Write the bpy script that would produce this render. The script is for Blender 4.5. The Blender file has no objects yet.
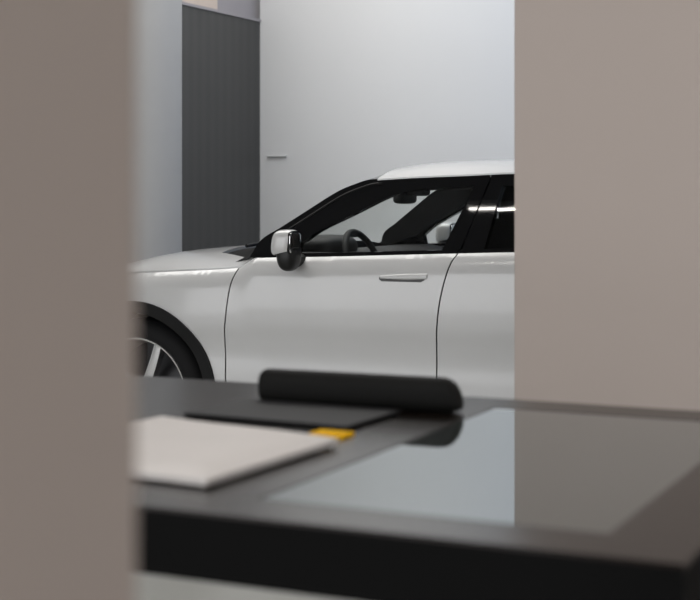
import bpy, bmesh, math, random
from mathutils import Vector, Matrix
from mathutils.geometry import delaunay_2d_cdt
random.seed(4)
scene = bpy.context.scene
COL = scene.collection
PI = math.pi

# ------------------------------------------------------------------ camera frame
FPX = 1453.0; HY = 196.0; CAMZ = 1.38
TH = math.radians(25.4); CT = math.cos(TH); ST = math.sin(TH)

def on_y(px, py, Y):
    xr = (px - 350) / FPX
    d = Y / (xr * ST + CT)
    return (d * (xr * CT - ST), CAMZ - d * (py - HY) / FPX)

def on_z(px, py, Z):
    xr = (px - 350) / FPX
    d = FPX * (CAMZ - Z) / (py - HY)
    return (d * (xr * CT - ST), d * (xr * ST + CT))

# ------------------------------------------------------------------ materials
def mat(name, color, rough=0.5, metal=0.0, coat=0.0, spec=0.5, noise=0.04, nscale=6.0,
        bump=0.0, bscale=80.0, emit=None, estr=0.0, ior=1.5):
    m = bpy.data.materials.new(name); m.use_nodes = True
    nt = m.node_tree; b = nt.nodes['Principled BSDF']
    b.inputs['Roughness'].default_value = rough
    b.inputs['Metallic'].default_value = metal
    b.inputs['Coat Weight'].default_value = coat
    b.inputs['Coat Roughness'].default_value = 0.03
    b.inputs['Specular IOR Level'].default_value = spec
    b.inputs['IOR'].default_value = ior
    tc = nt.nodes.new('ShaderNodeTexCoord')
    n = nt.nodes.new('ShaderNodeTexNoise'); n.inputs['Scale'].default_value = nscale
    n.inputs['Detail'].default_value = 4
    r = nt.nodes.new('ShaderNodeValToRGB')
    a = [max(0, c * (1 - noise)) for c in color]; z = [min(1, c * (1 + noise)) for c in color]
    r.color_ramp.elements[0].color = (*a, 1); r.color_ramp.elements[1].color = (*z, 1)
    r.color_ramp.elements[0].position = .3; r.color_ramp.elements[1].position = .7
    nt.links.new(tc.outputs['Object'], n.inputs['Vector'])
    nt.links.new(n.outputs['Fac'], r.inputs['Fac'])
    nt.links.new(r.outputs['Color'], b.inputs['Base Color'])
    if bump > 0:
        n2 = nt.nodes.new('ShaderNodeTexNoise'); n2.inputs['Scale'].default_value = bscale
        n2.inputs['Detail'].default_value = 3
        bp = nt.nodes.new('ShaderNodeBump'); bp.inputs['Strength'].default_value = bump
        bp.inputs['Distance'].default_value = 0.005
        nt.links.new(tc.outputs['Object'], n2.inputs['Vector'])
        nt.links.new(n2.outputs['Fac'], bp.inputs['Height'])
        nt.links.new(bp.outputs['Normal'], b.inputs['Normal'])
    if emit:
        b.inputs['Emission Color'].default_value = (*emit, 1)
        b.inputs['Emission Strength'].default_value = estr
    return m

def glass_mat(name, tint, ior=1.5):
    m = bpy.data.materials.new(name); m.use_nodes = True
    nt = m.node_tree; nt.nodes.clear()
    out = nt.nodes.new('ShaderNodeOutputMaterial')
    mix = nt.nodes.new('ShaderNodeMixShader')
    fr = nt.nodes.new('ShaderNodeFresnel')
    ge = nt.nodes.new('ShaderNodeNewGeometry')          # same reflectance on both faces of the thin pane
    mr = nt.nodes.new('ShaderNodeMapRange'); mr.inputs['To Min'].default_value = ior; mr.inputs['To Max'].default_value = 1 / ior
    nt.links.new(ge.outputs['Backfacing'], mr.inputs['Value']); nt.links.new(mr.outputs[0], fr.inputs['IOR'])
    tr = nt.nodes.new('ShaderNodeBsdfTransparent'); tr.inputs['Color'].default_value = (*tint, 1)
    gl = nt.nodes.new('ShaderNodeBsdfGlossy'); gl.inputs['Roughness'].default_value = 0.0
    nt.links.new(fr.outputs[0], mix.inputs[0])
    nt.links.new(tr.outputs[0], mix.inputs[1]); nt.links.new(gl.outputs[0], mix.inputs[2])
    nt.links.new(mix.outputs[0], out.inputs[0])
    return m

M = {}
M['paint'] = mat('white_paint', (.51, .51, .505), .28, coat=1.0, noise=.01)
M['paint'].node_tree.nodes['Principled BSDF'].inputs['Coat Roughness'].default_value = .11
M['gloss_black'] = mat('gloss_black_trim', (.006, .006, .0065), .025, spec=.30, noise=.05)
M['plastic'] = mat('black_plastic', (.008, .008, .008), .6, bump=.1, bscale=300, spec=.18)
M['dark'] = mat('dark_shell', (.006, .006, .006), .8, spec=.1)
M['interior'] = mat('interior_black', (.020, .020, .021), .65, spec=.3, bump=.08, bscale=200)
M['interior_grey'] = mat('interior_grey', (.10, .10, .10), .6, spec=.3)
M['seat'] = mat('seat_fabric', (.016, .016, .017), .8, bump=.2, bscale=250, spec=.2)
M['rubber'] = mat('tyre_rubber', (.008, .008, .0085), .7, spec=.18, bump=.1, bscale=120)
M['alloy'] = mat('polished_alloy', (.72, .72, .73), .25, metal=.9, noise=.02)
M['alloy_dark'] = mat('dark_alloy', (.02, .02, .022), .4, metal=.3)
M['chrome'] = mat('bright_metal', (.6, .6, .6), .15, metal=1.0)
M['glass'] = glass_mat('window_glass', (.982, .99, .985))
M['screen_glass'] = glass_mat('windscreen_glass', (.985, .995, .988), 1.09)
M['tinted'] = glass_mat('tinted_glass', (.66, .67, .67))
M['satin_black'] = mat('satin_black_mirror_base', (.008, .008, .008), .35, spec=.35)
M['mirror'] = mat('mirror_face', (.75, .75, .75), .02, metal=1.0)
M['lamp_red'] = mat('red_lamp', (.25, .01, .01), .1, coat=1)
M['lamp'] = mat('lamp_lens', (.25, .26, .28), .08, coat=1)
M['taupe'] = mat('taupe_plaster', (.40, .345, .312), .75, noise=.012, nscale=1.5, bump=.03, bscale=60, spec=.3)
M['wallpale'] = mat('pale_wall_paint', (.58, .58, .575), .6, noise=.012, nscale=.8, bump=.02, bscale=80, spec=.3)
M['wallgrey'] = mat('grey_upper_wall', (.27, .255, .265), .6, noise=.02)
M['column'] = mat('pale_column_paint', (.33, .33, .33), .55, noise=.012, spec=.3)
M['ceil'] = mat('ceiling_paint', (.14, .14, .14), .8, noise=.01, spec=.2)
M['beige'] = mat('beige_panel', (.50, .42, .36), .5)
M['floor'] = mat('resin_floor', (.38, .38, .355), .28, noise=.03, nscale=2, spec=.5)
M['top'] = mat('table_top_laminate', (.009, .0062, .0048), .24, noise=.08, nscale=20, spec=.31, bump=.02, bscale=400)
M['apron'] = mat('table_apron_black', (.0035, .0035, .0035), .7, spec=.06)
M['screen'] = mat('touch_screen_glass', (.045, .047, .045), .01, noise=.02, spec=.5, ior=1.62, coat=.6)
M['screen'].node_tree.nodes['Principled BSDF'].inputs['Specular Tint'].default_value = (.86, .98, .95, 1)
M['screen'].node_tree.nodes['Principled BSDF'].inputs['Coat Tint'].default_value = (.90, .98, 1, 1)
M['bezel'] = mat('screen_bezel', (.012, .012, .012), .2)
M['case'] = mat('black_case_fabric', (.0045, .0045, .004), .75, bump=.2, bscale=400, spec=.2)
M['laptop'] = mat('dark_grey_shell', (.018, .018, .019), .6, spec=.12)
M['laptop_b'] = mat('black_base', (.006, .006, .006), .6, spec=.2)
M['paper'] = mat('white_paper', (.70, .665, .64), .8, noise=.02, nscale=10, bump=.15, bscale=14, spec=.2)
M['paper2'] = mat('paper_edges', (.62, .58, .55), .9, noise=.1, nscale=60, spec=.1)
M['yellow'] = mat('yellow_card', (.86, .47, .004), .8, noise=.03, spec=.08)
M['lightframe'] = mat('light_housing', (.5, .5, .5), .5)
M['emit'] = mat('lamp_diffuser', (.9, .9, .9), .5, emit=(1.0, .96, .9), estr=30)
M['steel'] = mat('brushed_steel', (.35, .35, .35), .4, metal=.8)

# slatted dark cladding: vertical grooves
def slat_mat():
    m = mat('dark_slat_cladding', (.036, .036, .035), .36, noise=.06, nscale=3, spec=.5)
    nt = m.node_tree; b = nt.nodes['Principled BSDF']
    tc = nt.nodes.new('ShaderNodeTexCoord')
    w = nt.nodes.new('ShaderNodeTexWave'); w.bands_direction = 'Y'; w.inputs['Scale'].default_value = 2.6
    bp = nt.nodes.new('ShaderNodeBump'); bp.inputs['Strength'].default_value = .12; bp.inputs['Distance'].default_value = .01
    nt.links.new(tc.outputs['Object'], w.inputs['Vector'])
    nt.links.new(w.outputs['Fac'], bp.inputs['Height']); nt.links.new(bp.outputs['Normal'], b.inputs['Normal'])
    return m
M['slat'] = slat_mat()

# ------------------------------------------------------------------ mesh helpers
def empty(name, loc, label, cat, group=None):
    o = bpy.data.objects.new(name, None); COL.objects.link(o); o.location = loc
    o.empty_display_size = .1
    o['label'] = label; o['category'] = cat
    if group: o['group'] = group
    return o

def root_of(p):
    while p.parent: p = p.parent
    return p

def obj(name, bm, m, parent=None, loc=None, smooth=True, angle=35, recalc=True):
    """bm is in world coordinates. The object origin goes to loc (or stays on its parent's)."""
    if recalc: bmesh.ops.recalc_face_normals(bm, faces=bm.faces[:])
    base = Vector(loc) if loc is not None else Vector((0, 0, 0))
    pw = Vector((0, 0, 0)); p = parent
    while p: pw = pw + p.location; p = p.parent
    if parent is not None and loc is None: base = pw
    bmesh.ops.translate(bm, verts=bm.verts[:], vec=-base)
    me = bpy.data.meshes.new(name); bm.to_mesh(me); bm.free()
    me.materials.append(m)
    if smooth:
        for p_ in me.polygons: p_.use_smooth = True
        me.set_sharp_from_angle(angle=math.radians(angle))
    o = bpy.data.objects.new(name, me); COL.objects.link(o)
    if smooth:
        wn = o.modifiers.new('weighted_normal', 'WEIGHTED_NORMAL'); wn.keep_sharp = True
    o.location = base - pw
    if parent: o.parent = parent
    return o

def tag(o, label, cat, group=None):
    o['label'] = label; o['category'] = cat
    if group: o['group'] = group
    return o

def struct(o):
    o['kind'] = 'structure'; return o

def add_box(bm, lo, hi, bevel=0.0, seg=2):
    lo = Vector(lo); hi = Vector(hi); c = (lo + hi) / 2; s = hi - lo
    r = bmesh.ops.create_cube(bm, size=1, matrix=Matrix.Translation(c) @ Matrix.Diagonal((*s, 1)))
    if bevel > 0:
        es = list({e for v in r['verts'] for e in v.link_edges})
        bmesh.ops.bevel(bm, geom=es, offset=bevel, segments=seg, affect='EDGES', profile=.5)
    return bm

def box(lo, hi, bevel=0.0, seg=2):
    return add_box(bmesh.new(), lo, hi, bevel, seg)

def add_grid(bm, pts, close_u=False):
    """pts[i][j] -> quads"""
    V = [[bm.verts.new(p) for p in row] for row in pts]
    n = len(V); mm = len(V[0])
    for i in range(n if close_u else n - 1):
        for j in range(mm - 1):
            a, b, c, d = V[i][j], V[i][j + 1], V[(i + 1) % n][j + 1], V[(i + 1) % n][j]
            try: bm.faces.new((a, b, c, d))
            except ValueError: pass
    return V

def thick_grid(pts, nrm):
    """closed slab from grid; nrm(i,j) -> offset vector of the inner skin"""
    bm = bmesh.new()
    A = add_grid(bm, pts)
    n = len(A); m = len(A[0])
    Bp = [[Vector(pts[i][j]) + Vector(nrm) for j in range(m)] for i in range(n)]
    B = add_grid(bm, Bp)
    def q(a, b, c, d): bm.faces.new((a, b, c, d))
    for i in range(n - 1):
        q(A[i][0], A[i + 1][0], B[i + 1][0], B[i][0]); q(A[i][m-1], B[i][m-1], B[i + 1][m-1], A[i + 1][m-1])
    for j in range(m - 1):
        q(A[0][j], B[0][j], B[0][j+1], A[0][j+1]); q(A[n-1][j], A[n-1][j+1], B[n-1][j+1], B[n-1][j])
    return bm

def add_tube(bm, pts, r, seg=12, closed=False, rs=None):
    pts = [Vector(p) for p in pts]; n = len(pts); rings = []
    prev = None
    for i, p in enumerate(pts):
        if closed: t = pts[(i + 1) % n] - pts[i - 1]
        else: t = pts[min(i + 1, n - 1)] - pts[max(i - 1, 0)]
        t.normalize()
        if prev is None:
            u = t.orthogonal().normalized()
        else:
            u = (prev - t * prev.dot(t)).normalized()
        prev = u; w = t.cross(u); rr = rs[i] if rs else r
        rings.append([bm.verts.new(p + (u * math.cos(a) + w * math.sin(a)) * rr)
                      for a in [2 * PI * k / seg for k in range(seg)]])
    for i in range(n if closed else n - 1):
        A = rings[i]; B = rings[(i + 1) % n]
        for k in range(seg):
            bm.faces.new((A[k], A[(k + 1) % seg], B[(k + 1) % seg], B[k]))
    if not closed:
        bm.faces.new(rings[0]); bm.faces.new(rings[-1])
    return bm

def add_lathe_y(bm, c, prof, seg=64):
    """profile of (radius, y) rotated about the axis parallel to Y through c"""
    rings = []
    for (r, y) in prof:
        rings.append([bm.verts.new((c[0] + r * math.sin(a), c[1] + y, c[2] + r * math.cos(a)))
                      for a in [2 * PI * k / seg for k in range(seg)]])
    for i in range(len(rings) - 1):
        A, B = rings[i], rings[i + 1]
        for k in range(seg):
            bm.faces.new((A[k], A[(k + 1) % seg], B[(k + 1) % seg], B[k]))
    return rings

def add_superell(bm, c, r, e1=.5, e2=.5, nu=20, nv=32, top=1.0, bot=-1.0):
    def sp(v, e): return math.copysign(abs(v) ** e, v)
    rows = []
    for i in range(nu + 1):
        ph = -PI / 2 + PI * i / nu
        row = []
        for j in range(nv):
            t = 2 * PI * j / nv
            z = sp(math.sin(ph), e1); z = min(top, max(bot, z))
            row.append(bm.verts.new((c[0] + r[0] * sp(math.cos(ph), e1) * sp(math.cos(t), e2),
                                     c[1] + r[1] * sp(math.cos(ph), e1) * sp(math.sin(t), e2),
                                     c[2] + r[2] * z)))
        rows.append(row)
    for i in range(nu):
        for j in range(nv):
            bm.faces.new((rows[i][j], rows[i][(j + 1) % nv], rows[i + 1][(j + 1) % nv], rows[i + 1][j]))
    bmesh.ops.remove_doubles(bm, verts=bm.verts[:], dist=1e-5)
    return bm

def interp(pts, x):
    """smooth monotone-ish interpolation (finite difference Hermite)"""
    if x <= pts[0][0]:
        (x0, y0), (x1, y1) = pts[0], pts[1]; return y0 + (y1 - y0) / (x1 - x0) * (x - x0)
    if x >= pts[-1][0]:
        (x0, y0), (x1, y1) = pts[-2], pts[-1]; return y1 + (y1 - y0) / (x1 - x0) * (x - x1)
    for i in range(len(pts) - 1):
        if x <= pts[i + 1][0]: break
    x0, y0 = pts[i]; x1, y1 = pts[i + 1]; h = x1 - x0
    def sl(k):
        if k == 0: return (pts[1][1] - pts[0][1]) / (pts[1][0] - pts[0][0])
        if k == len(pts) - 1: return (pts[-1][1] - pts[-2][1]) / (pts[-1][0] - pts[-2][0])
        a = (pts[k][1] - pts[k-1][1]) / (pts[k][0] - pts[k-1][0]); b = (pts[k+1][1] - pts[k][1]) / (pts[k+1][0] - pts[k][0])
        return 0 if a * b <= 0 else 2 * a * b / (a + b)
    t = (x - x0) / h; m0, m1 = sl(i) * h, sl(i + 1) * h
    return (2*t**3 - 3*t*t + 1) * y0 + (t**3 - 2*t*t + t) * m0 + (-2*t**3 + 3*t*t) * y1 + (t**3 - t*t) * m1

# ================================================================== THE CAR
YC = 6.03; W = .925; YM = YC + W            # near flank, half width, centre plane
XH = -4.05; XR = XH + 2.985; ZH = .385       # axles
RA = .475                                    # arch radius with its cladding
NOSE = -4.93; TAIL = -.12

BELT = [on_y(px, py, YC + .10) for px, py in [(262, 257.3), (330, 256.3), (400, 254.6), (457, 253.2), (514, 252)]]
BELT += [(-1.5, BELT[-1][1] + .012), (-.8, BELT[-1][1] + .028), (-.1, BELT[-1][1] + .03)]
SHUT = [on_y(px, py, YC + .07) for px, py in [(129, 273), (180, 270.3), (239, 266.8), (256, 257.5)]]
SHUT = [(-4.95, .70), (-4.8, .80), (-4.5, .905), (-4.3, .955)] + SHUT
SHUT = sorted(SHUT)
SHUT = [SHUT[0]] + [SHUT[i] for i in range(1, len(SHUT)) if SHUT[i][0] - SHUT[i-1][0] > .02]
def zshould(X):
    xs = SHUT[-1][0]
    return interp(BELT, X) if X > xs else interp(SHUT, X)
PROF = [(.16, .10), (.28, .030), (.38, .014), (.46, .013), (.54, .015), (.62, .018), (.70, .012), (.78, .002), (.86, .0), (.96, .006),
        (1.02, .016), (1.05, .029), (1.075, .046), (1.09, .060), (1.10, .074)]
def taper(X):
    t = 0
    if X < -3.6: t += .34 * ((-3.6 - X) / 1.33) ** 2.6
    if X > -.9: t += .20 * ((X + .9) / .8) ** 2.4
    return t
def off_body(X, Z):
    zs = zshould(X)
    zz = Z if Z < .6 else .6 + (Z - .6) * .5 / (zs - .6)
    flare = 0
    for xc in (XH, XR):
        d = math.hypot(X - xc, Z - ZH)
        if d < .75: flare += .016 * (1 - d / .75)
    return interp(PROF, min(zz, 1.102)) + taper(X) - flare
def off_green(X, Z):
    return .100 + .53 * (Z - interp(BELT, X)) + taper(X)

def S(px, py, fn=off_green):
    o = .1
    for _ in range(12):
        X, Z = on_y(px, py, YC + o); o = fn(X, Z)
    return (X, Z)

def side_pt(X, Z, s, e, fn):
    return (X, YM - s * (W - fn(X, Z) - e), Z)

def panel(outline, s, fn=off_body, e=0.0, th=.006, cell=.035, bm=None):
    """outline in (X,Z) laid on the flank; s=1 near side, -1 far side; e = inset"""
    b = bmesh.new()
    pts = []
    for i, p in enumerate(outline):           # resample long edges, drop doubles
        q = outline[i - 1]
        d = math.hypot(p[0] - q[0], p[1] - q[1])
        if d < 1e-4: continue
        k = max(1, int(d / cell))
        for m_ in range(1, k + 1):
            pts.append(Vector((q[0] + (p[0] - q[0]) * m_ / k, q[1] + (p[1] - q[1]) * m_ / k)))
    nb = len(pts)
    def dmin(p):
        return min((p - q).length_squared for q in pts[:nb])
    x = min(p[0] for p in outline) + cell * .5
    while x < max(p[0] for p in outline):
        z = min(p[1] for p in outline) + cell * .5
        while z < max(p[1] for p in outline):
            v = Vector((x, z))
            if dmin(v) > (cell * .45) ** 2: pts.append(v)
            z += cell
        x += cell
    vo, eo, fo, _, _, _ = delaunay_2d_cdt(pts, [(i, (i + 1) % nb) for i in range(nb)], [list(range(nb))], 1, 1e-6)
    vs = [b.verts.new((v.x, 0, v.y)) for v in vo]
    for f in fo: b.faces.new([vs[i] for i in f])
    for v in [v for v in b.verts if not v.link_faces]: b.verts.remove(v)
    b.verts.index_update()
    out = bm if bm is not None else bmesh.new()
    A = [out.verts.new(side_pt(v.co.x, v.co.z, s, e, fn)) for v in b.verts]
    B = [out.verts.new(side_pt(v.co.x, v.co.z, s, e + th, fn)) for v in b.verts]
    for f in b.faces:
        idx = [v.index for v in f.verts]
        out.faces.new([A[i] for i in idx]); out.faces.new([B[i] for i in reversed(idx)])
    for ed in b.edges:
        if len(ed.link_faces) == 1:
            i, j = ed.verts[0].index, ed.verts[1].index
            out.faces.new((A[i], A[j], B[j], B[i]))
    b.free()
    return out

def curve(pts, n=8):
    """Catmull-Rom through (X,Z) points"""
    P = [pts[0]] + list(pts) + [pts[-1]]; out = []
    for i in range(1, len(P) - 2):
        p0, p1, p2, p3 = P[i-1], P[i], P[i+1], P[i+2]
        for k in range(n):
            t = k / n
            out.append(tuple(.5 * ((2*p1[q]) + (-p0[q]+p2[q])*t + (2*p0[q]-5*p1[q]+4*p2[q]-p3[q])*t*t + (-p0[q]+3*p1[q]-3*p2[q]+p3[q])*t**3) for q in (0, 1)))
    out.append(pts[-1])
    return out

CAR = (-2.5, YM, 0)
car = empty('car', CAR, 'white SUV with black window frames parked behind the table', 'car')

# ---- key lines on the flank
doorcut = curve([S(px, py, off_body) for px, py in [(239, 268), (229.5, 289), (225.7, 315), (224.7, 337), (225.5, 378)]])
doorcut.append((doorcut[-1][0] + .015, .34))
bcut = curve([S(px, py, off_body) for px, py in [(456.5, 255.5), (450, 265), (440, 300), (436.5, 335), (436.5, 378)]])
bcut.append((bcut[-1][0] + .01, .34))
a_out = curve([S(px, py) for px, py in [(249, 258.5), (261, 240), (280, 227.8), (304, 212.5), (336, 192.3), (355, 184), (368, 179.8), (378, 178.8)]], 6)
def rail(X):
    pts = [S(px, py) for px, py in [(378, 178.8), (420, 176.3), (470, 174.3), (514, 172.3)]]
    pts += [(-1.5, pts[-1][1] - .002), (-1.0, pts[-1][1] - .03), (-.45, pts[-1][1] - .11)]
    return interp(pts, X)
open_front = curve([S(px, py) for px, py in [(300, 243.5), (318, 231.5), (350, 216), (380, 201), (400, 193.5), (421, 189)]], 6)
top_front = [S(px, py) for px, py in [(445, 187.5), (475, 185.5)]]
bfr_top = S(475, 185); bfr_bot = S(442, 250.5)
bmid_top = S(489, 183); bmid_bot = S(461, 250)
brr_top = S(503, 183); brr_bot = S(484, 250)
g = .0036
Zsill = .34
def X_belt(x0, x1, dz=0.0, n=12):
    return [(x0 + (x1 - x0) * k / n, interp(BELT, x0 + (x1 - x0) * k / n) + dz) for k in range(n + 1)]
def X_rail(x0, x1, dz=0.0, n=12):
    return [(x0 + (x1 - x0) * k / n, rail(x0 + (x1 - x0) * k / n) + dz) for k in range(n + 1)]
def arch(xc, r, a0, a1, n=28):
    return [(xc + r * math.sin(a0 + (a1 - a0) * k / n), ZH + r * math.cos(a0 + (a1 - a0) * k / n)) for k in range(n + 1)]

ARC = RA - .012
a_end = math.acos((Zsill - ZH) / ARC)
qx0 = -1.30
rear_door_rear = [(-1.66, Zsill), (-1.63, .48), (-1.575, .62), (-1.47, .78), (-1.37, .92), (-1.32, 1.03)]
rear_door_rear = curve(rear_door_rear)

def build_side(s):
    # --- fender (front wing)
    top = [(x, z - .003) for x, z in [(SHUT[0][0] + .06 + (doorcut[0][0] - g - SHUT[0][0] - .06) * k / 22, 0) for k in range(23)]]
    top = [(x, interp(SHUT, x) - .005) for x, _ in top]
    dc = [(x - g, z) for x, z in doorcut]
    ol = list(reversed(top)) + [(top[0][0], .30)] + [(XH - ARC, .30)] \
        + [p for p in arch(XH, ARC, -PI/2 - .18, PI/2 + .1)][0:] + [(dc[-1][0], Zsill)] + list(reversed(dc[1:-1]))
    # clean-up of near duplicate points
    ol = [p for i, p in enumerate(ol) if math.hypot(p[0]-ol[i-1][0], p[1]-ol[i-1][1]) > .002]
    fender = obj('fender', panel(ol, s, cell=.022), M['paint'], car)
    ring = arch(XH, RA, -1.62, 1.62, 40) + list(reversed(arch(XH, RA - .058, -1.62, 1.62, 40)))
    obj('arch_cladding', panel(ring, s, e=-.010, th=.04), M['plastic'], fender)
    # --- front door
    dc = [(x + g, z) for x, z in doorcut]
    bc = [(x - g, z) for x, z in bcut]
    topd = X_belt(SHUT[-1][0] + .012, bc[0][0], -.001)
    ol = dc[:1] + [(SHUT[-1][0] + .012, SHUT[-1][1] - .002)] + topd[1:] + bc[1:] + list(reversed(dc[1:]))
    door = obj('front_door', panel(ol, s, cell=.019), M['paint'], car)
    # --- rear door
    bc = [(x + g, z) for x, z in bcut]
    rr = [(x - g, z) for x, z in rear_door_rear]
    ol = X_belt(bc[0][0], rr[-1][0], -.001) + list(reversed(rr)) + list(reversed(bc[1:]))
    rdoor = obj('rear_door', panel(ol, s, cell=.019), M['paint'], car)
    # --- rear quarter
    rr = [(x + g, z) for x, z in rear_door_rear]
    ol = X_belt(rr[-1][0], TAIL - .02, -.001) + [(TAIL - .02, .34), (XR + ARC, .34)] + list(reversed(arch(XR, ARC, -1.35, PI/2)))
    ol += [p for p in rr if p[1] > .50 and p[0] > XR - ARC - .09][:0] + [p for p in rr if p[1] > .56]
    ol = [p for i, p in enumerate(ol) if math.hypot(p[0]-ol[i-1][0], p[1]-ol[i-1][1]) > .002]
    quarter = obj('rear_quarter', panel(ol, s), M['paint'], car)
    ring = arch(XR, RA, -1.62, 1.62, 40) + list(reversed(arch(XR, RA - .058, -1.62, 1.62, 40)))
    obj('arch_cladding', panel(ring, s, e=-.010, th=.04), M['plastic'], quarter)
    # --- sill
    ol = [(XH + RA - .02, .345), (XR - RA + .02, .345), (XR - RA + .02, .20), (XH + RA - .02, .20)]
    obj('sill_cladding', panel(ol, s, e=-.004, th=.05), M['plastic'], car)
    # --- dark inner shell so that the shut lines read dark
    ol = [(-4.75, .75)] + [(x, interp(SHUT, x) - .02) for x in (-4.6, -4.4, -4.2, -4.0, -3.8, -3.6)] + X_belt(-3.35, TAIL - .05, -.012) + \
         [(TAIL - .05, .42), (XR + .50, .42)] + list(reversed(arch(XR, .50, -1.5, 1.5, 20))) + [(XR - .50, .30), (XH + .50, .30)] + \
         list(reversed(arch(XH, .50, -1.5, 1.5, 20))) + [(-4.7, .42)]
    obj('body_shell', panel(ol, s, e=.014, th=.03, cell=.06), M['dark'], car)
    # --- A pillar and door frame (gloss black)
    ap = a_out + [p for p in X_rail(a_out[-1][0] + .01, open_front[-1][0], 0, 5)]
    ap += list(reversed(open_front)) + [(open_front[0][0], interp(BELT, open_front[0][0]) + .004), (a_out[0][0] + .03, interp(BELT, a_out[0][0] + .03) + .004)]
    obj('window_frame', panel(ap, s, off_green, e=0, th=.045), M['gloss_black'], door)
    tr = X_rail(open_front[-1][0], bmid_top[0], 0, 8) + list(reversed([open_front[-1]] + top_front + [(bmid_top[0], bmid_top[1] + .002)]))
    obj('window_frame', panel(tr, s, off_green, e=0, th=.045), M['gloss_black'], door)
    bp = [bfr_top, (bmid_top[0] - g, bmid_top[1]), (bmid_bot[0] - g, bmid_bot[1]), bfr_bot]
    obj('pillar_trim', panel(bp, s, off_green, e=-.002, th=.05), M['gloss_black'], door)
    bs = X_belt(a_out[0][0] + .02, bmid_bot[0] - g, .000) + list(reversed(X_belt(a_out[0][0] + .02, bmid_bot[0] - g, .016)))
    obj('belt_trim', panel(bs, s, off_green, e=-.026, th=.045), M['gloss_black'], door)
    gl = open_front + top_front + [bfr_top, bfr_bot] + list(reversed(X_belt(open_front[0][0], bfr_bot[0], .010, 8)[:-1]))
    obj('window_glass', panel(gl, s, off_green, e=.010, th=.004), M['glass'], door)
    bm = bmesh.new()
    add_tube(bm, [side_pt(x + .030, z - .022, s, -.001, off_green) for x, z in a_out[12:]], .005, 8)
    obj('pillar_highlight_strip', bm, M['gloss_black'], door)  # thin gloss tube added along the seam to catch a highlight
    # inner trim of the A pillar, deeper towards the cabin
    ai = [(-3.55, 1.055)] + a_out[3:] + list(reversed([(x - .01, z + .006) for x, z in open_front]))
    obj('pillar_lining', panel(ai, s, off_green, e=.045, th=.06), M['interior'], car)
    # --- rear door frame, glass
    re_top = (-1.33, rail(-1.33) - .062); re_bot = (-1.20, interp(BELT, -1.20) + .01)
    tr = X_rail(bmid_top[0] + g, -1.15, 0, 12) + list(reversed([(x, z - .062) for x, z in X_rail(bmid_top[0] + g, -1.15, 0, 12)]))
    obj('window_frame', panel(tr, s, off_green, e=0, th=.045), M['gloss_black'], rdoor)
    bp = [(bmid_top[0] + g, bmid_top[1]), brr_top, brr_bot, (bmid_bot[0] + g, bmid_bot[1])]
    obj('pillar_trim', panel(bp, s, off_green, e=-.002, th=.05), M['gloss_black'], rdoor)
    bs = X_belt(bmid_bot[0] + g, -1.18, 0) + list(reversed(X_belt(bmid_bot[0] + g, -1.18, .016)))
    obj('belt_trim', panel(bs, s, off_green, e=-.026, th=.045), M['gloss_black'], rdoor)
    gl = [brr_bot, brr_top] + [(x, z - .060) for x, z in X_rail(brr_top[0] + .02, -1.35, 0, 8)] + [re_bot] + list(reversed(X_belt(brr_bot[0] + .03, -1.21, .010, 8)))
    obj('window_glass', panel(gl, s, off_green, e=.010, th=.004), M['tinted'], rdoor)
    # --- C/D pillar with small rear side glass
    cp = [(-1.36, rail(-1.36) - .06), (-1.30, rail(-1.30) - .06), (-1.15, interp(BELT, -1.15) + .004), (-1.22, interp(BELT, -1.22) + .004)]
    obj('pillar_trim', panel(cp, s, off_green, e=-.002, th=.05), M['gloss_black'], quarter)
    dp = X_rail(-1.15, -.45, 0, 8) + [(TAIL - .06, interp(BELT, TAIL) + .004)] + list(reversed(X_belt(-.62, TAIL - .1, .004, 4))) + [(-.80, rail(-.80) - .06)] + list(reversed([(x, z - .06) for x, z in X_rail(-1.15, -.84, 0, 4)]))
    obj('rear_pillar', panel(dp, s, off_green, e=0, th=.05), M['paint'], quarter)
    gl = [(-1.30, rail(-1.30) - .058)] + [(x, z - .058) for x, z in X_rail(-1.1, -.80, 0, 4)] + [(-.62, interp(BELT, -.62) + .006)] + list(reversed(X_belt(-1.14, -.7, .006, 4)))
    obj('window_glass', panel(gl, s, off_green, e=.012, th=.004), M['tinted'], quarter)
    # --- door handles : flush bar over a grey strip standing in for recess shadow
    for (dr, x0, x1, zc) in ((door, S(379, 279, off_body)[0], S(427, 279, off_body)[0], S(405, 279, off_body)[1]), (rdoor, -1.72, -1.50, S(405, 279, off_body)[1] + .012)):
        rc = [(x0, zc - .004), (x0 + .014, zc - .013), (x1 - .03, zc - .013), (x1 - .012, zc - .004), (x1 - .012, zc + .006), (x0, zc + .006)]
        obj('handle_shade', panel(rc, s, e=-.0012, th=.004), M['interior_grey'], dr)
        bm = bmesh.new(); P = []
        n = 16
        for i in range(n + 1):
            t = i / n; x = x0 + .006 + (x1 - x0 - .006) * t
            zz = zc + .006 + .008 * t
            hh = .007 + .006 * min(1, t * 2) ; bul = -.002 - .010 * (math.sin(PI * min(1, max(0, t))) ** .5)
            row = []
            for k in range(10):
                a = 2 * PI * k / 10
                z = zz + hh * math.sin(a)
                row.append(side_pt(x, z, s, bul * .5 + .007 * math.cos(a), off_body))
            P.append(row)
        V = [[bm.verts.new(p) for p in r] for r in P]
        for i in range(n):
            for k in range(10): bm.faces.new((V[i][k], V[i][(k+1) % 10], V[i+1][(k+1) % 10], V[i+1][k]))
        bm.faces.new(V[0]); bm.faces.new(V[-1])
        obj('door_handle', bm, M['paint'], dr, angle=60)
    # --- inner door cards
    ol = X_belt(-3.25, -1.25, -.004) + [(-1.6, .5), (-3.25, .5)]
    obj('door_lining', panel(ol, s, lambda x, z: .11, e=.04, th=.05, cell=.1), M['interior'], car)
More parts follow.
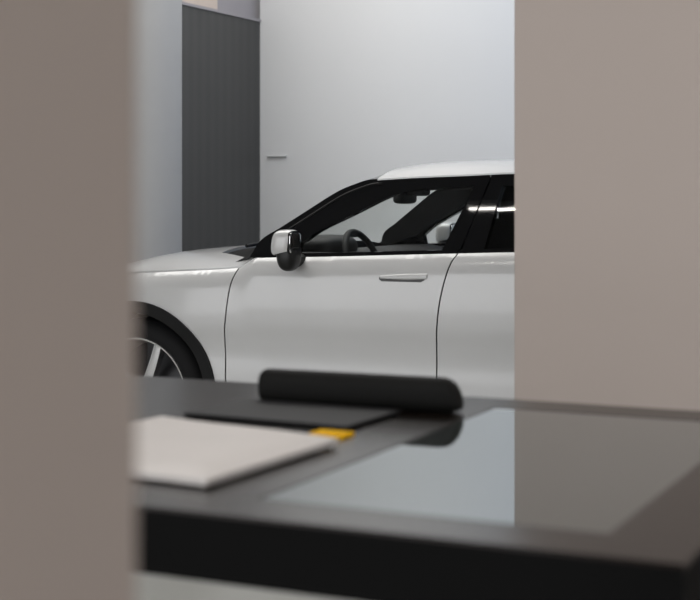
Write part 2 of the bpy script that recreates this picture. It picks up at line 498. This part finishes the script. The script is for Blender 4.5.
    # --- door mirror
    mx, mz = S(284.5, 243.5, lambda x, z: -.10); yc = -.085
    def Yo(o): return YM - s * (W - o)
    bm = bmesh.new()
    add_superell(bm, (0, 0, 0), (.057, .070, .064), .62, .62, 24, 40)
    bmesh.ops.bisect_plane(bm, geom=bm.verts[:] + bm.edges[:] + bm.faces[:], plane_co=(0, 0, -.044), plane_no=(-.25, 0, 1), clear_inner=True)
    bmesh.ops.bisect_plane(bm, geom=bm.verts[:] + bm.edges[:] + bm.faces[:], plane_co=(.042, 0, 0), plane_no=(1, 0, .12), clear_outer=True)
    bmesh.ops.holes_fill(bm, edges=[e for e in bm.edges if e.is_boundary])
    for v in bm.verts:                      # tapering, raked form
        v.co.x += .12 * v.co.z
    bmesh.ops.transform(bm, verts=bm.verts[:], matrix=Matrix.Translation((mx, Yo(yc), mz)))
    mir = obj('side_mirror', bm, M['paint'], car)
    bm = bmesh.new()
    add_superell(bm, (0, 0, 0), (.051, .060, .085), .8, .7, 20, 36)
    bmesh.ops.bisect_plane(bm, geom=bm.verts[:] + bm.edges[:] + bm.faces[:], plane_co=(0, 0, .012), plane_no=(-.25, 0, 1), clear_outer=True)
    bmesh.ops.holes_fill(bm, edges=[e for e in bm.edges if e.is_boundary])
    bmesh.ops.transform(bm, verts=bm.verts[:], matrix=Matrix.Translation((mx + .012, Yo(yc + .005), mz - .044)))
    obj('mirror_base', bm, M['satin_black'], mir)
    bm = bmesh.new()
    add_superell(bm, (0, 0, 0), (.008, .062, .056), .5, .5, 14, 28)
    bmesh.ops.transform(bm, verts=bm.verts[:], matrix=Matrix.Translation((mx + .040, Yo(yc), mz + .002)))
    obj('mirror_rim', bm, M['gloss_black'], mir)
    bm = bmesh.new()
    add_superell(bm, (0, 0, 0), (.004, .056, .050), .4, .5, 10, 28)
    bmesh.ops.transform(bm, verts=bm.verts[:], matrix=Matrix.Translation((mx + .047, Yo(yc), mz + .002)))
    obj('mirror_glass', bm, M['mirror'], mir)
    bm = bmesh.new()
    add_tube(bm, [(mx - .005, Yo(-.02), mz - .075), (mx - .005, Yo(.03), mz - .085), (mx - .005, Yo(.10), mz - .09)], .03, 16, rs=[.034, .030, .036])
    obj('mirror_arm', bm, M['satin_black'], mir)
    # --- wheels
    for xc in (XH, XR):
        tx = taper(xc)
        c = (xc, 0, ZH)
        def yy(o): return YM - s * (W - o - tx)
        def L(prof): return [(r, yy(o)) for r, o in prof]
        bm = bmesh.new()
        prof = L([(.292, .012), (.300, .004), (.318, .000), (.345, .004), (.366, .018), (.380, .040), (.385, .070), (.385, .20), (.378, .235), (.35, .255), (.30, .25), (.285, .24), (.285, .05), (.292, .012)])
        add_lathe_y(bm, c, prof, 80)
        wh = obj('wheel', bm, M['rubber'], car)
        bm = bmesh.new()
        add_lathe_y(bm, c, L([(.281, .018), (.284, .006), (.293, .002), (.296, .010), (.289, .03), (.281, .03), (.281, .018)]), 80)
        obj('rim', bm, M['alloy'], wh)
        bm = bmesh.new()
        add_lathe_y(bm, c, L([(.284, .03), (.26, .10), (.26, .22), (.25, .22), (.06, .13), (.0005, .13)]), 64)
        obj('rim_barrel', bm, M['alloy_dark'], wh)
        bm = bmesh.new()
        add_lathe_y(bm, c, L([(.0005, .022), (.03, .024), (.045, .032), (.055, .05), (.06, .12)]), 40)
        obj('hub_cap', bm, M['alloy_dark'], wh)
        for k in range(5):
            a = math.radians(25) + k * 2 * PI / 5
            for (mname, da, w0, w1, o0, o1) in (('alloy', 0, .026, .020, .040, .010), ('alloy_dark', -.16, .022, .030, .055, .022)):
                bm = bmesh.new(); P = []
                for i in range(9):
                    t = i / 8; r = .045 + .242 * t
                    ww = w0 + (w1 - w0) * t; oo = o0 + (o1 - o0) * t ** .7
                    aa = a + da * t + .10 * (1 - t)
                    u = Vector((math.sin(aa), 0, math.cos(aa))); p = Vector((math.cos(aa), 0, -math.sin(aa)))
                    C0 = Vector((xc, 0, ZH)) + u * r
                    P.append([C0 + p * ww + Vector((0, yy(oo + .004), 0)), C0 + p * ww * .6 + Vector((0, yy(oo), 0)), C0 - p * ww * .6 + Vector((0, yy(oo), 0)), C0 - p * ww + Vector((0, yy(oo + .004), 0)),
                              C0 - p * ww + Vector((0, yy(oo + .05), 0)), C0 + p * ww + Vector((0, yy(oo + .05), 0))])
                V = [[bm.verts.new(q) for q in r_] for r_ in P]
                for i in range(8):
                    for q in range(6): bm.faces.new((V[i][q], V[i][(q+1) % 6], V[i+1][(q+1) % 6], V[i+1][q]))
                bm.faces.new(V[0]); bm.faces.new(V[-1])
                obj('spoke', bm, M[mname], wh)
        bm = bmesh.new()          # wheel well
        rows = []
        for k in range(33):
            aa = -1.75 + 3.5 * k / 32
            rows.append([(xc + .46 * math.sin(aa), yy(o), ZH + .46 * math.cos(aa)) for o in (.03, .2, .42)])
        add_grid(bm, rows)
        obj('wheel_well', bm, M['dark'], car)

build_side(1)
build_side(-1)

# ---- hood with clamshell edges
ZC = [(-4.97, .78), (-4.90, .86), (-4.73, .972), (-4.38, 1.044), (-4.06, 1.097), (-3.60, 1.135), (-3.40, 1.15)]
def hood_pt(X, yn):
    xs = min(X, SHUT[-1][0])
    ze = interp(SHUT, xs) + .004
    oe = off_body(xs, ze)
    zc = interp(ZC, X)
    hw = W - oe
    return (X, YM + yn * hw, ze + (zc - ze) * (1 - abs(yn) ** 3.4))
YS = [-1, -.995, -.985, -.97, -.94, -.90, -.85, -.78, -.70]
def hood_grid(x0, x1, ys, nx):
    return [[hood_pt(x0 + (x1 - x0) * i / nx, y) for y in ys] for i in range(nx + 1)]
ysm = YS + [-.70 + 1.40 * k / 40 for k in range(1, 40)] + [-y for y in reversed(YS)]
bm = thick_grid(hood_grid(-4.93, -3.74, ysm, 44), (0, 0, -.02))
hood = obj('hood', bm, M['paint'], car)
for s in (-1, 1):
    x0, x1, n = -3.74, SHUT[-1][0] + .01, 12
    rows = []
    for i in range(n + 1):
        wd = .30 - .27 * i / n
        rows.append([hood_pt(x0 + (x1 - x0) * i / n, -s * (-1 + (y + 1) / .30 * wd)) for y in YS])
    bm = thick_grid(rows, (0, 0, -.02))
    obj('hood_corner', bm, M['paint'], hood)
# cowl and wipers
rows = []
for i in range(9):
    x = -3.75 + .34 * i / 8
    wd = .74 + .19 * i / 8
    rows.append([tuple(Vector(hood_pt(x, y * wd)) - Vector((0, 0, .014))) for y in [-1 + k / 10 for k in range(21)]])
cowl = obj('cowl_panel', thick_grid(rows, (0, 0, -.03)), M['dark'], car)
for (y0, y1) in ((-.55, .05), (.05, .62)):
    bm = bmesh.new()
    add_tube(bm, [(-3.62, YM + y0, 1.128), (-3.59, YM + (y0 + y1) / 2, 1.150), (-3.55, YM + y1, 1.152)], .009, 8)
    obj('wiper', bm, M['plastic'], cowl)

# ---- windscreen
a_s = a_out
def samp(pts, t):
    f = t * (len(pts) - 1); i = min(int(f), len(pts) - 2); q = f - i
    return tuple(pts[i][k] + (pts[i + 1][k] - pts[i][k]) * q for k in (0, 1))
NV = 18; rows = []
for j in range(NV + 1):
    v = j / NV
    xs, zs = samp(a_s, v)
    hw = W - off_green(xs, zs) - .012
    cx = -3.52 + .66 * v; cz = 1.125 + .41 * (v + .10 * math.sin(PI * v))
    rows.append([(cx + (xs - cx) * abs(u) ** 2.4, YM + u * hw, cz + (zs - cz) * abs(u) ** 2.4) for u in [-1 + k / 16 for k in range(33)]])
obj('windscreen', thick_grid(rows, (.004, 0, -.005)), M['screen_glass'], car)

# ---- roof
RC = [(-2.86, 1.533), (-2.72, 1.551), (-2.39, 1.563), (-1.9, 1.565), (-1.4, 1.548), (-.9, 1.505), (-.38, 1.435)]
rows = []; lin = []
xe = a_out[-1][0]
for i in range(41):
    t = i / 40
    row = []; lrow = []
    for u in [-1, -.995, -.985, -.965, -.93] + [-.88 + 1.76 * k / 28 for k in range(29)] + [.93, .965, .985, .995, 1]:
        xf = -2.86 + (xe + 2.86) * abs(u) ** 3
        X = xf + (-.38 - xf) * t
        ze = rail(X); hw = W - off_green(X, ze) + .004
        zc = interp(RC, X)
        z = ze + (zc - ze) * (1 - abs(u) ** 2.8)
        row.append((X, YM + u * hw, z))
        lrow.append((X + .03 * (1 - t), YM + u * (hw - .04), z - .055))
    rows.append(row); lin.append(lrow)
obj('roof', thick_grid(rows, (0, 0, -.018)), M['paint'], car)
obj('headliner', thick_grid(lin, (0, 0, -.012)), M['interior'], car)

# ---- nose and tail
rows = []
xf = SHUT[0][0] + .056
for i in range(19):
    t = i / 18; row = []
    for u in [-1, -.99, -.97, -.93] + [-.88 + 1.76 * k / 28 for k in range(29)] + [.93, .97, .99, 1]:
        ztop = hood_pt(-4.93, u)[2] - .008
        z = .24 + (ztop - .24) * t
        hw = W - off_body(xf, min(max(z, .30), interp(SHUT, xf) - .006))
        row.append((xf - .005 - (.036 + .045 * math.sin(PI * min(1, t * 1.02)) ** .8) * (1 - abs(u) ** 5) + .05 * max(0, .15 - t) / .15, YM + u * hw, z))
    rows.append(row)
nose = obj('front_bumper', thick_grid(rows, (.05, 0, 0)), M['paint'], car)
for s in (-1, 1):
    obj('headlamp', box((-4.965, YM + s * .40 - .13, .60), (-4.86, YM + s * .40 + .13, .635), .012), M['lamp'], nose)
obj('lower_grille', box((-4.972, YM - .40, .32), (-4.86, YM + .40, .41), .015), M['plastic'], nose)
rows = []
for i in range(15):
    z = .34 + (1.14 - .34) * i / 14
    hw = W - taper(TAIL) - .075
    rows.append([(TAIL + .06 * (1 - abs(u) ** 3) - .04 * (i / 14), YM + u * hw, z) for u in [-1 + k / 15 for k in range(31)]])
tg = obj('tailgate', thick_grid(rows, (-.05, 0, 0)), M['paint'], car)
obj('tail_lamp', box((TAIL + .02, YM - .66, .98), (TAIL + .055, YM + .66, 1.01), .008), M['lamp_red'], tg)
rows = []
for i in range(9):
    t = i / 8
    z = 1.13 + .29 * t; x = TAIL - .01 - .26 * t
    hw = .70 - .10 * t
    rows.append([(x + .05 * (1 - abs(u) ** 2), YM + u * hw, z) for u in [-1 + k / 10 for k in range(21)]])
obj('rear_window', thick_grid(rows, (-.005, 0, 0)), M['glass'], car)
obj('rear_bumper', box((TAIL - .12, YM - .62, .24), (TAIL + .02, YM + .62, .36), .03), M['plastic'], car)
obj('underbody', box((-4.7, YM - .60, .20), (-.35, YM + .60, .34), .02), M['dark'], car)
# engine-bay bulkhead
obj('bulkhead', box((-3.46, YM - .78, .34), (-3.40, YM + .78, 1.06), .01), M['dark'], car)

# ---- cabin
prof = [(-3.42, 1.075), (-3.28, 1.105), (-3.14, 1.105), (-3.04, 1.085), (-2.98, 1.03), (-3.0, .92), (-3.1, .70), (-3.40, .60)]
bm = bmesh.new()
rows = [[(x, YM + y, z) for x, z in prof] for y in (-.74, -.5, -.2, 0, .2, .5, .74)]
V = add_grid(bm, rows)
for r_ in (V[0], V[-1]): bm.faces.new(r_)
for i in range(len(V) - 1): bm.faces.new((V[i][0], V[i+1][0], V[i+1][-1], V[i][-1]))
dash = obj('dashboard', bm, M['interior'], car, angle=50)
bm = bmesh.new(); add_superell(bm, (-3.24, YM - .40, 1.12), (.12, .19, .066), .7, .6)
obj('instrument_hood', bm, M['interior'], dash)
obj('centre_screen', box((-3.06, YM - .11, .90), (-3.035, YM + .11, 1.07), .008), M['gloss_black'], dash)
# steering wheel
wc = Vector((-3.03, YM - .40, 1.045)); tilt = math.radians(24)
ax_u = Vector((0, 1, 0)); ax_v = Vector((math.sin(tilt), 0, math.cos(tilt))).normalized()
# wheel plane leans back towards the driver
ax_v = Vector((-math.sin(tilt), 0, math.cos(tilt))); ax_n = ax_u.cross(ax_v)
bm = bmesh.new()
add_tube(bm, [wc + (ax_u * math.cos(a) + ax_v * math.sin(a) * .97) * .175 for a in [2 * PI * k / 48 for k in range(48)]], .0165, 14, closed=True)
sw = obj('steering_wheel', bm, M['interior'], car)
bm = bmesh.new(); add_superell(bm, (0, 0, 0), (.035, .075, .06), .7, .7)
bmesh.ops.transform(bm, verts=bm.verts[:], matrix=Matrix.Translation(wc - Vector((.03, 0, 0))) @ Matrix.Rotation(-tilt, 4, 'Y'))
obj('airbag_cover', bm, M['interior'], sw)
for a in (0.05, PI - .05, -PI / 2):
    bm = bmesh.new()
    d = ax_u * math.cos(a) + ax_v * math.sin(a)
    add_tube(bm, [wc + d * .05 - Vector((.02, 0, 0)), wc + d * .11 - Vector((.012, 0, 0)), wc + d * .168], .014, 10)
    obj('wheel_spoke', bm, M['interior_grey'], sw)
bm = bmesh.new(); add_tube(bm, [wc - Vector((.03, 0, .01)), wc + Vector((-.22, 0, -.08))], .035, 14)
obj('steering_column', bm, M['interior'], sw)
# rear-view mirror and camera housing at the screen top
bm = bmesh.new(); add_superell(bm, (-2.985, YM, 1.375), (.030, .115, .036), .5, .5)
rv = obj('rear_view_mirror', bm, M['interior'], car)
obj('camera_housing', box((-3.02, YM - .06, 1.38), (-2.86, YM + .06, 1.475), .02), M['interior'], rv)
# seats
def seat(cy, cx, w=.50):
    bm = bmesh.new(); add_superell(bm, (cx - .18, cy, .62), (.29, w / 2, .10), .45, .4)
    st = obj('front_seat', bm, M['seat'], car)
    bm = bmesh.new(); add_superell(bm, (0, 0, 0), (.085, w / 2, .36), .5, .45)
    bmesh.ops.transform(bm, verts=bm.verts[:], matrix=Matrix.Translation((cx + .14, cy, .93)) @ Matrix.Rotation(math.radians(20), 4, 'Y'))
    obj('seat_back', bm, M['seat'], st)
    bm = bmesh.new(); add_superell(bm, (0, 0, 0), (.055, .135, .105), .6, .5)
    bmesh.ops.transform(bm, verts=bm.verts[:], matrix=Matrix.Translation((cx + .285, cy, 1.335)) @ Matrix.Rotation(math.radians(14), 4, 'Y'))
    obj('headrest', bm, M['seat'], st)
    bm = bmesh.new()
    add_tube(bm, [(cx + .24, cy - .05, 1.18), (cx + .28, cy - .05, 1.32), (cx + .282, cy, 1.33), (cx + .28, cy + .05, 1.32), (cx + .24, cy + .05, 1.18)], .007, 8)
    obj('headrest_post', bm, M['steel'], st)
seat(YM - .40, -2.52); seat(YM + .40, -2.52)
bm = bmesh.new(); add_superell(bm, (-1.65, YM, .64), (.30, .62, .12), .4, .3)
rs = obj('rear_bench', bm, M['seat'], car)
bm = bmesh.new(); add_superell(bm, (0, 0, 0), (.09, .62, .33), .45, .3)
bmesh.ops.transform(bm, verts=bm.verts[:], matrix=Matrix.Translation((-1.28, YM, .92)) @ Matrix.Rotation(math.radians(20), 4, 'Y'))
obj('seat_back', bm, M['seat'], rs)
for q in (-.36, .36):
    bm = bmesh.new(); add_superell(bm, (-1.15, YM + q, 1.26), (.05, .13, .08), .6, .5)
    obj('headrest', bm, M['seat'], rs)
obj('centre_console', box((-3.0, YM - .12, .40), (-2.1, YM + .12, .76), .03), M['interior'], car)

# ================================================================== TABLE AND WHAT LIES ON IT
TZ = .95; TY0, TY1 = 1.698, 2.925; TX0, TX1 = -2.25, -.374
table = empty('table', ((TX0 + TX1) / 2, (TY0 + TY1) / 2, 0), 'dark grey table with black apron and an inset touch screen', 'table')
sx0, sx1, sy0, sy1 = -.998, -.496, 1.812, 2.792
# top as a frame round the screen
def frame_bm(lo, hi, ilo, ihi, z0, z1):
    bm = bmesh.new()
    O = [(lo[0], lo[1]), (hi[0], lo[1]), (hi[0], hi[1]), (lo[0], hi[1])]
    I = [(ilo[0], ilo[1]), (ihi[0], ilo[1]), (ihi[0], ihi[1]), (ilo[0], ihi[1])]
    vo = [[bm.verts.new((*p, z)) for p in O] for z in (z0, z1)]
    vi = [[bm.verts.new((*p, z)) for p in I] for z in (z0, z1)]
    for k in range(4):
        q = (k + 1) % 4
        bm.faces.new((vo[1][k], vo[1][q], vi[1][q], vi[1][k])); bm.faces.new((vo[0][k], vi[0][k], vi[0][q], vo[0][q]))
        bm.faces.new((vo[0][k], vo[0][q], vo[1][q], vo[1][k])); bm.faces.new((vi[0][k], vi[1][k], vi[1][q], vi[0][q]))
    return bm
bm = frame_bm((TX0, TY0), (TX1, TY1), (sx0 - .006, sy0 - .006), (sx1 + .006, sy1 + .006), TZ - .005, TZ)
es = [e for e in bm.edges if all(v.co.z > TZ - .001 for v in e.verts) and (
      all(abs(v.co.x - TX0) < 1e-4 for v in e.verts) or all(abs(v.co.x - TX1) < 1e-4 for v in e.verts) or all(abs(v.co.y - TY0) < 1e-4 for v in e.verts) or all(abs(v.co.y - TY1) < 1e-4 for v in e.verts))]
bmesh.ops.bevel(bm, geom=es, offset=.0015, segments=2, affect='EDGES')
obj('table_top', bm, M['top'], table)
bm = frame_bm((TX0 + .001, TY0 + .001), (TX1 - .001, TY1 - .001), (TX0 + .03, TY0 + .03), (TX1 - .03, TY1 - .03), TZ - .094, TZ - .005)
obj('apron', bm, M['apron'], table)
scr = obj('touch_screen', box((sx0, sy0, TZ - .03), (sx1, sy1, TZ - .0005)), M['screen'], table)
bm = frame_bm((sx0 - .006, sy0 - .006), (sx1 + .006, sy1 + .006), (sx0, sy0), (sx1, sy1), TZ - .03, TZ - .001)
obj('screen_bezel', bm, M['bezel'], scr)
obj('under_panel', box((TX0 + .03, TY0 + .03, TZ - .075), (TX1 - .03, TY1 - .03, TZ - .032)), M['apron'], table)
for x0 in (TX0 + .02, TX1 - .08):
    obj('leg_panel', box((x0, TY0 + .12, 0), (x0 + .06, TY1 - .12, TZ - .076), .004), M['apron'], table)

# black cylindrical case
cx0, cx1 = -1.470, -1.034; cy_ = 2.683
bm = bmesh.new()
cr = .0345; Lc = cx1 - cx0; ca = math.radians(2.5)
seq = [(.0005, 0), (.027, 0), (.031, .002), (.0335, .006), (cr, .012)] + [(cr, Lc * k / 10) for k in range(1, 9)]
seq += [(cr * math.sqrt(1 - q ** 2.6), Lc - .045 + .045 * q) for q in (0, .2, .4, .6, .75, .87, .95, .99)] + [(.0005, Lc)]
rings = []
for r, x in seq:
    ring = []
    for a in [2 * PI * k / 48 for k in range(48)]:
        ry = r if x < Lc / 2 else math.sqrt(r * cr)
        zc_ = cr if x < Lc / 2 else r + (cr - r) * .25
        lx = x - Lc / 2; ly = ry * math.copysign(abs(math.cos(a)) ** .8, math.cos(a))
        ring.append(bm.verts.new(((cx0 + cx1) / 2 + lx * math.cos(ca) - ly * math.sin(ca), cy_ + lx * math.sin(ca) + ly * math.cos(ca), TZ + zc_ + r * math.copysign(abs(math.sin(a)) ** .8, math.sin(a)))))
    rings.append(ring)
for i in range(len(rings) - 1):
    for k in range(48): bm.faces.new((rings[i][k], rings[i][(k+1) % 48], rings[i+1][(k+1) % 48], rings[i+1][k]))
bm.faces.new(rings[0]); bm.faces.new(rings[-1])
o = obj('cylinder_case', bm, M['case'], None, loc=((cx0 + cx1) / 2, cy_, TZ))
tag(o, 'long black cylindrical case lying across the back of the table', 'case')

# closed laptop / folder
def rot_box(cx, cy, z0, z1, w, d, a, bevel):
    bm = box((-w / 2, -d / 2, z0), (w / 2, d / 2, z1), bevel, 3)
    bmesh.ops.transform(bm, verts=bm.verts[:], matrix=Matrix.Translation((cx, cy, 0)) @ Matrix.Rotation(a, 4, 'Z'))
    return bm
lcx, lcy, la = -1.316, 2.512, math.radians(-2.5)
lap = empty('laptop', (lcx, lcy, TZ), 'closed dark grey laptop lying in front of the black cylindrical case', 'laptop')
obj('base', rot_box(lcx, lcy, TZ, TZ + .0055, .356, .226, la, .003), M['laptop_b'], lap)
obj('lid', rot_box(lcx, lcy, TZ + .0057, TZ + .0105, .360, .230, la, .003), M['laptop'], lap)

# white envelope
env = empty('envelope', (-1.31, 2.09, TZ), 'large white paper envelope lying on the table in front of the laptop', 'envelope')
NX, NY = 24, 30; rows = []
for i in range(NX + 1):
    row = []
    for j in range(NY + 1):
        u = i / NX; v = j / NY
        x = -1.515 + .415 * u; y = 1.850 + (.405 + .05 * (1 - u)) * v
        edge = min(u, 1 - u, v, 1 - v)
        hgt = .015 + .009 * min(1, edge / .12) ** .6 + .0025 * math.sin(7 * u + 3 * v) * min(1, edge / .1)
        row.append((x + .018 * v, y + .035 * (1 - u) - .02, TZ + hgt))
    rows.append(row)
bm = bmesh.new(); A = add_grid(bm, rows)
B = add_grid(bm, [[(p[0] + (.004 if i == 0 else -.004 if i == NX else 0), p[1] + (.004 if j == 0 else -.004 if j == NY else 0), TZ + .004) for j, p in enumerate(r)] for i, r in enumerate(rows)])
for i in range(NX):
    for j in (0, NY): bm.faces.new((A[i][j], A[i+1][j], B[i+1][j], B[i][j]))
for j in range(NY):
    for i in (0, NX): bm.faces.new((A[i][j], A[i][j+1], B[i][j+1], B[i][j]))
obj('paper_cover', bm, M['paper'], env, angle=60)
bm = bmesh.new()
add_box(bm, (-1.500, 1.885, TZ), (-1.112, 2.22, TZ + .0042))
obj('backing_sheet', bm, M['paper2'], env)

# yellow card pad
o = obj('yellow_notepad', rot_box(-1.146, 2.337, TZ, TZ + .007, .068, .046, la, .001), M['yellow'], None, loc=(-1.156, 2.335, TZ))
tag(o, 'small bright yellow notepad between the white envelope and the laptop', 'notepad')

# ================================================================== SETTING
o = struct(obj('floor', box((-12, -4, -.2), (8, 14, 0)), M['floor'], smooth=False))
CH = 4.5
o = struct(obj('ceiling', box((-12, -2.0, CH), (4.5, 14, CH + .2)), M['ceil'], smooth=False))
# near taupe walls
xl, yl = on_y(137, 300, 1.0)[0], None
d0 = .98; xr0 = (139 - 350) / FPX
xl = d0 * (xr0 * CT - ST); yl = d0 * (xr0 * ST + CT)
o = struct(obj('wall_left', box((xl - .22, -1.6, 0), (xl, yl, CH), .004), M['taupe'], smooth=False))
d1 = 4.6; xr1 = (514 - 350) / FPX
xw = d1 * (xr1 * CT - ST); yw = d1 * (xr1 * ST + CT)
o = struct(obj('wall_right', box((xw, yw, 0), (xw + 2.6, yw + .22, CH), .004), M['taupe'], smooth=False))
# pale back wall
YB = 10.0
xb = on_y(260, 100, YB)[0]
o = struct(obj('wall_back', box((xb, YB, 0), (6.5, YB + .2, CH)), M['wallpale'], smooth=False))
# dark slatted side wall and the wall above it
yd0 = 8.55
DT = 2.745
o = struct(obj('wall_side', box((xb - .25, yd0, 0), (xb, YB + .2, DT)), M['slat'], smooth=False))
o = struct(obj('wall_upper', box((xb - .35, yd0, DT + .02), (xb - .06, YB + .2, CH)), M['wallgrey'], smooth=False))
o = struct(obj('trim_1', box((xb - .28, yd0, DT), (xb + .012, YB, DT + .02)), M['wallgrey'], smooth=False))
o = struct(obj('wall_far', box((-9.2, -2, 0), (-9.0, 14, CH)), M['wallpale'], smooth=False))
o = struct(obj('shade_wall_near_right', box((2.3, -2.0, 0), (2.5, 2.2, CH)), M['taupe'], smooth=False))  # unseen wall added to keep side light off the left wall
o = struct(obj('shade_wall_far_right', box((4.3, 4.5, 0), (4.5, 14, CH)), M['wallpale'], smooth=False))  # unseen wall added so outside light enters only from the camera side
# round column
dcol = 9.55; xrc = (146 - 350) / FPX
cxc, cyc = dcol * (xrc * CT - ST), dcol * (xrc * ST + CT)
bm = bmesh.new(); Rc = .235
rings = [[bm.verts.new((cxc + Rc * math.cos(a), cyc + Rc * math.sin(a), z)) for a in [2 * PI * k / 72 for k in range(72)]] for z in (0, 1.5, 3, CH)]
for i in range(3):
    for k in range(72): bm.faces.new((rings[i][k], rings[i][(k+1) % 72], rings[i+1][(k+1) % 72], rings[i+1][k]))
bm.faces.new(rings[0]); bm.faces.new(rings[-1])
o = obj('column', bm, M['column'], None, loc=(cxc, cyc, 0))
tag(o, 'pale grey round column behind the hood of the white car', 'column')
# beige fascia above the dark wall
ya = on_y(200, 0, 9.3)
o = obj('fascia_panel', box((xb - .06, yd0 + .15, DT + .03), (xb - .03, 9.40, DT + .42), .003), M['beige'], None, loc=(xb - .05, 9.1, DT + .03))
tag(o, 'beige panel fixed above the dark slatted wall beside the round column', 'panel')
# small slot on the pale wall
x0, z0 = on_y(268, 156, YB); x1, _ = on_y(287, 156, YB)
br = obj('wall_bracket', box((x0, YB - .02, z0 - .006), (x1, YB, z0 + .004),   .003), M['wallpale'], None, loc=((x0 + x1) / 2, YB, z0))
tag(br, 'thin grey bracket fixed to the pale back wall near its left edge', 'bracket')

# linear ceiling light (real lamp of the showroom)
spots = [(-3.25, 4.1, 1.4)]
for i, (x, y, L_) in enumerate(spots):
    r = empty('ceiling_light', (x, y, CH), 'slim linear ceiling light mirrored as a bright line in the car window', 'ceiling light')
    obj('housing', box((x - L_ / 2, y - .04, CH - .05), (x + L_ / 2, y + .04, CH), .004), M['lightframe'], r)
    obj('diffuser', box((x - L_ / 2 + .02, y - .008, CH - .056), (x + L_ / 2 - .02, y + .008, CH - .0505), .001), M['emit'], r)

def area(name, loc, size, power, color, rot=(0, 0, 0)):
    l = bpy.data.lights.new(name, 'AREA'); l.shape = 'RECTANGLE'; l.size, l.size_y = size
    l.energy = power; l.color = color
    o = bpy.data.objects.new(name, l); COL.objects.link(o); o.location = loc; o.rotation_euler = rot
    return o
area('lamp_over_car', (-4.6, 7.2, CH - .1), (4.5, 2.4), 60, (1, .98, .95))
area('lamp_over_table', (-1.0, 1.0, CH - .1), (4.0, 3.0), 22, (1, .95, .90))
area('fill_over_back', (-4.3, 8.9, CH - .1), (1.6, 1.2), 15, (1, .98, .95))  # added fill, brightens the left part of the back wall
area('lamp_daylight', (-1.0, 8.5, 3.9), (2.0, .8), 14, (.10, .42, 1), (math.radians(55), 0, math.radians(25)))

w = bpy.data.worlds.new('World'); scene.world = w; w.use_nodes = True
bg = w.node_tree.nodes['Background']; bg.inputs[0].default_value = (.97, .98, 1.0, 1); bg.inputs[1].default_value = 1.0

# ------------------------------------------------------------------ camera
cd = bpy.data.cameras.new('Camera'); cam = bpy.data.objects.new('Camera', cd); COL.objects.link(cam)
cam.location = (0, 0, CAMZ); cam.rotation_euler = (PI / 2, 0, TH)
cd.sensor_width = 36; cd.sensor_fit = 'HORIZONTAL'; cd.lens = 36 * FPX / 700
cd.shift_y = -(300 - HY) / 700
cd.clip_start = .02
cd.dof.use_dof = True; cd.dof.focus_distance = 6.75; cd.dof.aperture_fstop = cd.lens / 20.0
scene.camera = cam
scene.view_settings.view_transform = 'Standard'; scene.view_settings.look = 'None'
scene.view_settings.exposure = 1.3; scene.view_settings.gamma = 1
